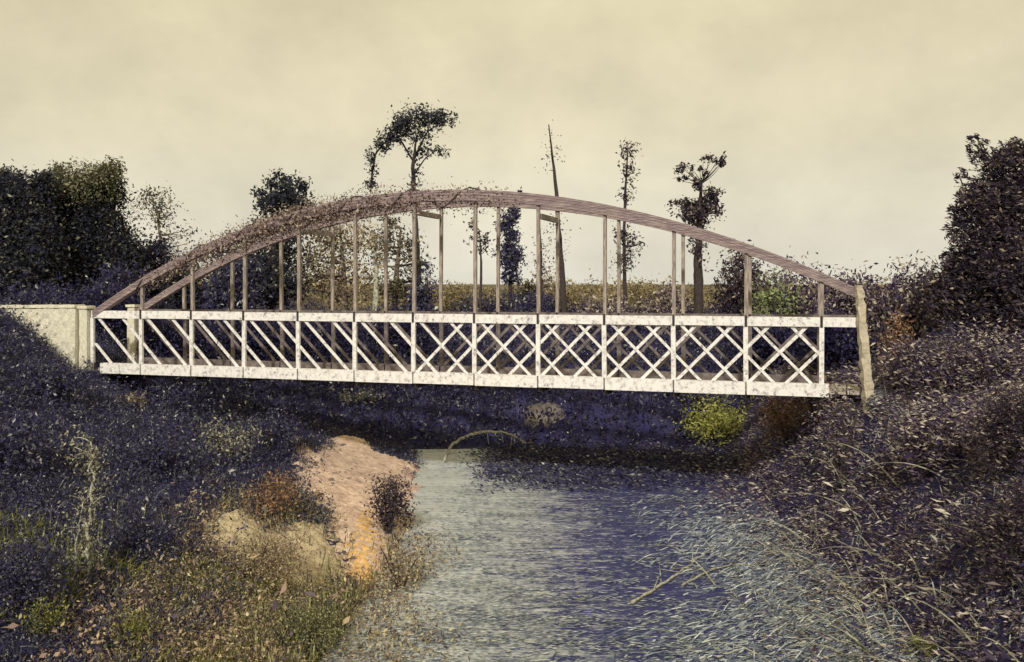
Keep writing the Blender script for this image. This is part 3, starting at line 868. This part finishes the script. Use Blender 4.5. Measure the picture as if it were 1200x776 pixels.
shrub('bush', 'rusty brown shrub left of the sandbank', 'bush', 318, 610, 80, 60, 1000, .06, M['leaf_rust'], sig=.25, per=9)
shrub('bush', 'tan shrub on the bare tan earth', 'bush', 300, 690, 120, 70, 2600, .055, M['leaf_tan'], sig=.22)
shrub('bush', 'olive shrub at the bottom edge left of the water', 'bush', 350, 768, 130, 70, 2200, .05, M['leaf_olive'], sig=.22)
shrub('bush', 'tan and yellow shrub beside the orange clay slip', 'bush', 470, 690, 70, 60, 900, .05, M['leaf_tan'], sig=.24)

def sapling(name, label, path, r0, r1, Y0, lmat, bmat, n, leaf):
    g_ = ground_at(*path[0])
    Y = g_[1]
    q = np.array([at(x, y, Y) for x, y in path]); q[0][2] -= .05
    t = thing(name, label, 'sapling', tuple(g_))
    uu = np.linspace(0, len(q)-1, 6*len(q))
    pp = np.stack([np.interp(uu, np.arange(len(q)), q[:, k]) for k in range(3)], 1)
    pp[1:] += rng.normal(size=(len(pp)-1, 3))*r0*.5
    v, f = tube(pp, np.linspace(r0, r1, len(pp)), 6, wob=.15)
    tips = []
    for k in range(14):
        i = rng.integers(3, len(pp))
        e_ = pp[i] + rng.normal(size=3)*np.array([.10, .10, .06]) + np.array([0, 0, .10])
        m_ = (pp[i] + e_)/2 + np.array([0, 0, .05])
        w_ = np.linspace(0, 1, 5)[:, None]
        tube(pp[i]*(1-w_)**2 + 2*w_*(1-w_)*m_ + e_*w_**2, np.linspace(r0*.4, r1*.5, 5), 4, v, f)
        tips.append(e_)
    mesh_obj('trunk', v, f, bmat, t, smooth=True)
    tips = np.array(tips)
    C = tips[rng.integers(0, len(tips), n)] + rng.normal(size=(n, 3))*.09
    C2 = pp[rng.integers(2, len(pp), n//2)] + rng.normal(size=(n//2, 3))*.06
    quads_obj('crown', leaves(np.concatenate([C, C2]), leaf, .5), lmat, t)
sapling('birch_sapling', 'slender white-barked sapling on the dark left bank', [(102, 690), (104, 620), (108, 560), (106, 520)], .028, .008, 0, M['leaf_pale'], M['bark_pale'], 420, .045)
sapling('birch_sapling', 'thin pale sapling just left of the white-barked one', [(86, 690), (90, 640), (96, 590)], .014, .005, 0, M['leaf_pale'], M['bark_pale'], 160, .04)

def branch(label, pts, r0, r1, mat, lift=.05, twigs=5):
    q = []
    for x, y in pts:
        g_ = ground_at(x, y); q.append(g_ + np.array([0, 0, lift]))
    q = np.array(q)
    q[:, 1] = np.interp(np.arange(len(q)), [0, len(q)-1], [q[0][1], q[-1][1]]) if len(q) < 3 else q[:, 1]
    uu = np.linspace(0, len(q)-1, 8*len(q))
    pp = np.stack([np.interp(uu, np.arange(len(q)), q[:, k]) for k in range(3)], 1)
    for _ in range(3): pp[1:-1] = (pp[:-2] + pp[1:-1]*2 + pp[2:])/4
    pp += rng.normal(size=pp.shape)*r0*.3
    v, f = tube(pp, np.linspace(r0, r1, len(pp)), 6, wob=.2)
    for k in range(twigs):
        i = rng.integers(4, len(pp)-2)
        e_ = pp[i] + rng.normal(size=3)*np.array([.25, .2, .08]) + np.array([0, 0, .1])
        w_ = np.linspace(0, 1, 4)[:, None]
        tube(pp[i]*(1-w_) + e_*w_, np.linspace(r1, r1*.4, 4), 4, v, f)
    return tag(mesh_obj('fallen_branch', v, f, mat, smooth=True), label, 'branch')
branch('long pale branch slanting across the lower right of the water', [(740, 712), (790, 680), (830, 650), (862, 626)], .022, .008, M['bark_pale'], .05, 9)
branch('curved pale branch right of the long slanting one', [(800, 690), (835, 672), (868, 664), (902, 672)], .018, .006, M['bark_pale'])
q = np.array([at(x, y, 22.6) for x, y in [(518, 536), (528, 522), (546, 511), (566, 506), (588, 506), (604, 511), (616, 520)]])
q[0][2] = WATER - .1
uu = np.linspace(0, 6, 40); pp = np.stack([np.interp(uu, np.arange(7), q[:, k]) for k in range(3)], 1)
for _ in range(4): pp[1:-1] = (pp[:-2] + pp[1:-1]*2 + pp[2:])/4
v, f = tube(pp + rng.normal(size=pp.shape)*.008, np.linspace(.04, .02, 40), 6, wob=.25)
for i in range(6, 38, 5):
    e_ = pp[i] + rng.normal(size=3)*.12 + np.array([0, 0, -.1]); w_ = np.linspace(0, 1, 4)[:, None]
    tube(pp[i]*(1-w_) + e_*w_, np.linspace(.012, .005, 4), 4, v, f)
tag(mesh_obj('fallen_branch', v, f, M['bark_pale'], smooth=True), 'thin white arching branch in the dark water below the bridge', 'branch')
branch('short rust-coloured stick right of the arching white branch', [(620, 518), (628, 532), (634, 545)], .03, .015, M['bark_tan'], .06, 1)
branch('pale stick on the right bank above the waterline', [(955, 600), (958, 630), (948, 660)], .022, .008, M['bark_pale'])
branch('low pale branch among the reeds on the right', [(1000, 715), (1040, 690), (1075, 680)], .02, .008, M['bark_pale'])
branch('brown pole lying from the left bank onto the sandbank', [(310, 625), (345, 600), (378, 585)], .035, .02, M['bark_tan'], .10, 1)
branch('thin pale stick left of the bare tan earth', [(214, 640), (222, 655), (230, 672)], .014, .008, M['bark_pale'], .12, 1)

# ------------------------------------------------------------------ ground cover
def scatter(n, x0, x1, y0, y1, cond=None, ref=12.0):
    X = rng.uniform(x0, x1, n*4); Y = rng.uniform(y0, y1, n*4)
    p = np.clip((ref / np.maximum(Y, 4)) ** 1.2, 0, 1)
    ok = rng.uniform(size=n*4) < p
    ok &= (np.abs(X) < .62*Y + 1.2)
    Z = H(X, Y)
    ok &= Z > WATER - .02
    if cond is not None: ok &= cond(X, Y, Z)
    X, Y, Z = X[ok][:n], Y[ok][:n], Z[ok][:n]
    return np.stack([X, Y, Z], 1)

def patchy(X, Y, s, thr):
    return wav(X*s + 3, Y*s - 5) > thr

SAND_PG = np.array([ground_at(x, y)[:2] for x, y in SAND_PX])
EARTH_PG = np.array([ground_at(x, y)[:2] for x, y in EARTH_PX])
def in_poly(PG, X, Y):
    ins = np.zeros(X.shape, bool)
    for i in range(len(PG)):
        a, b = PG[i], PG[(i+1) % len(PG)]
        ins ^= ((a[1] > Y) != (b[1] > Y)) & (X < (b[0]-a[0])*(Y-a[1])/(b[1]-a[1]+1e-12) + a[0])
    return ins
def in_sand(X, Y):
    j = rng.normal(size=X.shape)*.22
    return in_poly(SAND_PG, X + j, Y) | (in_poly(EARTH_PG, X + j, Y) & (rng.uniform(size=X.shape) < .93))
def path_strip(X, Y):
    q = (X - A[0])*N[0] + (Y - A[1])*N[1]; t = (X-A[0])*D[0] + (Y-A[1])*D[1]
    return (np.abs(q - BW/2) < 1.0) & (((t > -6) & (t < -.2)) | ((t > 16.6) & (t < 20)))

def tufts(n, per, sig, hmax, *a, **k):
    """leafy tufts: clusters of leaves over the ground, each tuft with its own size"""
    C = scatter(n, *a, **k)
    sc_ = rng.lognormal(0, .5, len(C))[:, None]
    R_ = np.repeat(C, per, 0)
    S_ = np.repeat(sc_, per, 0)
    d = unit(rng.normal(size=R_.shape)); d[:, 2] = np.abs(d[:, 2])
    R_ = R_ + d * S_ * np.array([sig, sig, hmax]) * rng.uniform(.2, 1, (len(R_), 1))
    R_[:, 2] = np.maximum(R_[:, 2], np.maximum(H(R_[:, 0], R_[:, 1]), WATER) + .01)
    return R_, S_[:, 0]

def strands(P, length, width, lean, spread, droop, r=rng, seg=4):
    """arching grass strands of several segments as quads; lean = preferred direction"""
    n = len(P)
    d = unit(np.asarray(lean) + r.normal(size=(n, 3))*spread)
    d[:, 2] = np.abs(d[:, 2]) + .25
    d = unit(d)
    L = (np.asarray(length)*r.uniform(.5, 1.4, n))[:, None]
    side = unit(np.cross(d, r.normal(size=(n, 3))))
    out = []
    prev = None
    for i in range(seg + 1):
        u = i/seg
        c = P + d*L*u + np.array([0, 0, -1.0])*L*droop*u*u
        c[:, 2] = np.maximum(c[:, 2], P[:, 2] - .02)
        w = side*width*(1 - u*.9)
        cur = (c - w, c + w)
        if prev is not None:
            out.append(np.stack([prev[0], prev[1], cur[1], cur[0]], 1))
        prev = cur
    return np.stack(out, 1).reshape(-1, 4, 3)

left = lambda X, Y, Z: (X < 1) & ~in_sand(X, Y) & ~path_strip(X, Y)
P = scatter(40000, -16, 0, 5, 34, lambda X, Y, Z: left(X, Y, Z) & ((X < -3.4) | (Y > 15)))
P[:, 2] += np.abs(rng.normal(size=len(P)))*.16*(1 + .9*wav(P[:, 0]*1.7, P[:, 1]*1.7).clip(-.9, 1)) + .01
P2, S2 = tufts(10000, 24, .15, .24, -16, 0, 5, 34, lambda X, Y, Z: left(X, Y, Z) & ((X < -3.4) | (Y > 15)))
P = np.concatenate([P, P2]); S2 = np.concatenate([np.full(len(P) - len(P2), .042), .040*S2**.5 * np.clip(P2[:, 1]/13, .6, 1.3)])
tag(quads_obj('ground_cover', leaves(P, S2, .5), M['leaf_navy']), 'dark bluish creeping plants covering the left bank', None, kind='stuff')
P = scatter(60000, -12, -1, 6, 17, lambda X, Y, Z: left(X, Y, Z) & ((X > -4.2 + .6*wav(X*2, Y*2)) | patchy(X, Y, 1.6, .45)))
P[:, 2] += np.abs(rng.normal(size=len(P)))*.14 + .02
tag(quads_obj('tan_undergrowth', leaves(P, .038, .4), M['leaf_tan']), 'tan and brown undergrowth by the left shore', None, kind='stuff')

def blades(P, h, w, lean, r=rng):
    n = len(P)
    a = r.uniform(0, 6.28, n)
    dirv = np.stack([np.cos(a), np.sin(a), np.zeros(n)], 1)
    hh = (h * r.uniform(.5, 1.3, n))[:, None]
    tip = P + np.array([0, 0, 1.0])*hh + (dirv*r.uniform(.1, .6, n)[:, None] + np.asarray(lean))*hh
    mid = P*.5 + tip*.5 + np.array([0, 0, .12])*hh
    ww = np.stack([-dirv[:, 1], dirv[:, 0], np.zeros(n)], 1)*w
    return np.stack([P, mid - ww, tip, mid + ww], 1)
P = scatter(12000, -9, -.9, 6, 15, lambda X, Y, Z: left(X, Y, Z) & patchy(X + .4*rng.normal(size=X.shape), Y + .4*rng.normal(size=X.shape), 1.3, -.1) & (X > -4.6 - .75*(13 - Y) + rng.normal(size=X.shape)*.8))
tag(quads_obj('grass', blades(P, .26, .010, (0, 0, 0)), M['leaf_olive']), 'olive grass blades along the lower left shore', None, kind='stuff')
xr_ = lambda Y: np.interp(Y, [8, 10.7, 14, 17, 24, 30], [4.6, 4.7, 4.9, 5.0, 5.3, 6.0])
right = lambda X, Y, Z: (X > 1.5) & ~path_strip(X, Y)
P = scatter(22000, 2.5, 14, 5, 24, right)
P[:, 2] += np.abs(rng.normal(size=len(P)))*.16*(1 + .9*wav(P[:, 0]*1.7, P[:, 1]*1.7).clip(-.9, 1)) + .01
C = scatter(11500, 2.5, 14, 5, 24, right)
Pg = np.repeat(C, 9, 0) + rng.normal(size=(len(C)*9, 3))*np.array([.07, .07, 0])
Pg[:, 2] = H(Pg[:, 0], Pg[:, 1])
tag(quads_obj('wind_grass', strands(Pg, .46, .008, (1.0, .0, .2), .45, .42), M['leaf_plum_grass']), 'windswept purplish grass on the right bank', None, kind='stuff')
P2, S2 = tufts(4200, 20, .17, .30, 2.5, 14, 5, 24, right)
P = np.concatenate([P, P2]); S2 = np.concatenate([np.full(len(P) - len(P2), .07), .075*S2**.5])
tag(quads_obj('leaf_litter', leaves(P, S2, .26, WIND, .6), M['leaf_plum']), 'windswept purplish ground plants covering the right bank', None, kind='stuff')
P = scatter(16000, 2.8, 9, 7, 17, lambda X, Y, Z: right(X, Y, Z) & patchy(X, Y, 1.1, -.05) & (X < xr_(Y) + 2.6))
C = scatter(4200, 2.5, 10, 7, 18, lambda X, Y, Z: right(X, Y, Z) & (X < xr_(Y) + 2.2 + .9*wav(X, Y*1.3)) & patchy(X, Y, 1.5, -.35))
P2 = np.repeat(C, 9, 0) + rng.normal(size=(len(C)*9, 3))*np.array([.09, .09, 0]); P2[:, 2] = np.maximum(H(P2[:, 0], P2[:, 1]), WATER)
tag(quads_obj('shore_weeds', strands(P2, .38, .009, (1.0, .0, .15), .4, .42), M['leaf_grey']), 'pale grey-green weeds laid over by wind along the right shore', None, kind='stuff')
P = P[:5000]
tag(quads_obj('reeds', strands(P, .6, .010, (.9, 0, .35), .4, .45), M['leaf_grey']), 'grey-green reeds leaning over the right shore', None, kind='stuff')
P = scatter(60000, -26, 26, 24.2, 60, lambda X, Y, Z: (Y > 24.3) & ~path_strip(X, Y), ref=30)
P[:, 2] += np.abs(rng.normal(size=len(P)))*.22 + .01
tag(quads_obj('far_undergrowth', leaves(P, .16, .45), M['leaf_deep']), 'dark undergrowth on the far bank behind the bridge', None, kind='stuff')

# drifts of floating weed on the water
def water_spots(n, dens):
    X = rng.uniform(-2.6, 6, n*6); Y = rng.uniform(8, 24.8, n*6)
    ok = (H(X, Y) < WATER + .03) & (rng.uniform(size=n*6) < np.clip(10.5/Y, 0, 1)**1.3)
    ok &= rng.uniform(size=n*6) < dens(X, Y)
    X, Y = X[ok][:n], Y[ok][:n]
    return np.stack([X, Y, np.full(len(X), WATER + .022) + rng.uniform(0, .02, len(X))], 1)
def dens_(X, Y):
    st = .5 + .5*np.sin(X*1.1 + Y*7.3 + 2.2*wav(X*1.4, Y*2.2))
    mid = np.exp(-((X + .5 - .04*(Y-14))/1.15)**2)
    near = np.clip((14.5 - Y)/4.0, 0, 1)
    rgt = np.clip((X - 1.2)/2.0, 0, 1) * (wav(X*1.9 - Y*.8, Y*2.4 + X) > .0)
    return np.clip((.55*mid + .75*near + .8*rgt + .06) * (.35 + .65*st) * (.55 + .6*wav(X*2.3, Y*2.9)), 0.01, 1)
P = water_spots(60000, dens_)
V = leaves(P, .085, .30, WIND*np.array([1, 1, .05]), .45)
V[:, :, 2] = (V[:, :, 2] - P[:, None, 2])*.18 + P[:, None, 2]
tag(quads_obj('floating_weed', V, M['leaf_grey']), 'pale floating weed drifting in streaks on the water', None, kind='stuff')

def shore_spots(n, f, sp):
    Y = rng.uniform(7.5, 25.5, n*3)
    Y = Y[rng.uniform(size=n*3) < np.clip(11/Y, 0, 1)**1.3][:n]
    X = f(Y) + rng.normal(size=len(Y))*sp*(1 + .8*wav(Y*1.7, Y*.9)) + .5*wav(Y*2.1, Y*1.1)
    return np.stack([X, Y, np.maximum(H(X, Y), WATER)], 1)
xl_ = lambda Y: np.interp(Y, [6, 10.7, 13.2, 17.7, 24, 28, 34], [-2.2, -2.1, -1.9, -1.8, -2.5, -3.5, -4])
P = shore_spots(15000, lambda Y: xr_(Y) - .7, .9)
P = P[P[:, 1] < 17 + rng.normal(size=len(P))]
tag(quads_obj('water_plants', strands(P, .42, .010, (1.0, .0, .12), .4, .42), M['leaf_grey']), 'pale water plants crowding the right shoreline', None, kind='stuff')
P = shore_spots(9000, lambda Y: xr_(Y) - .2, .6)
P[:, 2] += np.abs(rng.normal(size=len(P)))*.12
tag(quads_obj('shore_plants', leaves(P, .09, .3, WIND, .6), M['leaf_plum']), 'purplish plants hanging over the right shoreline', None, kind='stuff')
P = shore_spots(11000, lambda Y: xl_(Y) + .2 + .9*np.clip((12.5 - Y)/3, 0, 1), .38)
P = P[~in_sand(P[:, 0], P[:, 1]) & (P[:, 1] < 16)]
P[:, 2] += np.abs(rng.normal(size=len(P)))*.10
tag(quads_obj('bank_plants', leaves(P, .06, .4), M['leaf_tan']), 'tan plants fringing the left shoreline', None, kind='stuff')

# long arching stems out of the right shore
Y_ = rng.uniform(8.5, 15.5, 130); X_ = xr_(Y_) + rng.normal(size=130)*.7 - .3
P = np.stack([X_, Y_, np.maximum(H(X_, Y_), WATER)], 1)
tag(quads_obj('arching_stems', strands(P, 1.5, .011, (-.8, .1, .75), .35, .55, seg=9), M['leaf_pale']), 'long pale arching stems over the right shore', None, kind='stuff')
# ochre and yellow-green grass round the bare earth and the lower shore
P = scatter(11000, -6, -1, 6.5, 17, lambda X, Y, Z: left(X, Y, Z) & (X > -4.3 + .8*wav(X*2, Y*2)))
tag(quads_obj('ochre_grass', strands(P, .24, .007, (.1, 0, 1), .5, .3, seg=3), M['leaf_ochre']), 'ochre and yellow-green grass along the lower left shore', None, kind='stuff')

P, S2 = tufts(5200, 14, .35, .5, -16, 14, 24.3, 34, lambda X, Y, Z: (Y > 24.4) & ~path_strip(X, Y), ref=30)
tag(quads_obj('far_bank_plants', leaves(P, .10*S2**.5, .45), M['leaf_navy']), 'leafy dark plants on the bank under and behind the bridge', None, kind='stuff')

P = scatter(9000, -8, -1, 7, 12.5, lambda X, Y, Z: left(X, Y, Z) & patchy(X, Y, 2.1, -.1))
tag(quads_obj('yellow_grass', strands(P, .34, .007, (.15, 0, 1), .5, .35, seg=4), M['leaf_lime']), 'yellow-green grass stalks at the bottom of the left bank', None, kind='stuff')

# dark plants added to darken the pale reflecting water below the bridge
C = np.stack([rng.uniform(-1.0, 5.6, 1500), rng.uniform(19.5, 24.6, 1500), np.full(1500, WATER)], 1)
C = C[(rng.uniform(size=1500) < np.clip((C[:, 1] - 19)/4, 0, 1)*np.clip((C[:, 0] + 1.2)/1.5, .15, 1)) & (wav(C[:, 0]*1.5, C[:, 1]*1.5) > -.5)]
P = np.repeat(C, 26, 0) + rng.normal(size=(len(C)*26, 3))*np.array([.22, .18, .10])
P[:, 2] = np.maximum(P[:, 2], WATER + .02)
tag(quads_obj('added_darkening_plants', leaves(P, .10, .35, WIND, .7), M['leaf_navy']), 'dark plants added to darken the water below the bridge', None, kind='stuff')

# dark grasses and stalks between the creepers of the left bank
C = scatter(3600, -16, 0, 5, 30, lambda X, Y, Z: left(X, Y, Z) & ((X < -3.4) | (Y > 15)))
P = np.repeat(C, 9, 0) + rng.normal(size=(len(C)*9, 3))*np.array([.06, .06, 0]); P[:, 2] = H(P[:, 0], P[:, 1])
tag(quads_obj('dark_grass', strands(P, .42, .008, (.2, 0, .9), .55, .45, seg=4), M['leaf_navy_grass']), 'dark bluish grass tussocks on the left bank', None, kind='stuff')
P, S2 = tufts(1500, 20, .13, .2, -6.5, -1.2, 7, 15, lambda X, Y, Z: left(X, Y, Z) & (X > -4.8 + .6*wav(X*2, Y*2)))
tag(quads_obj('brown_scrub', leaves(P, .042*S2**.5, .5), M['leaf_scrub']), 'brown, orange and purple scrub near the lower left shore', None, kind='stuff')
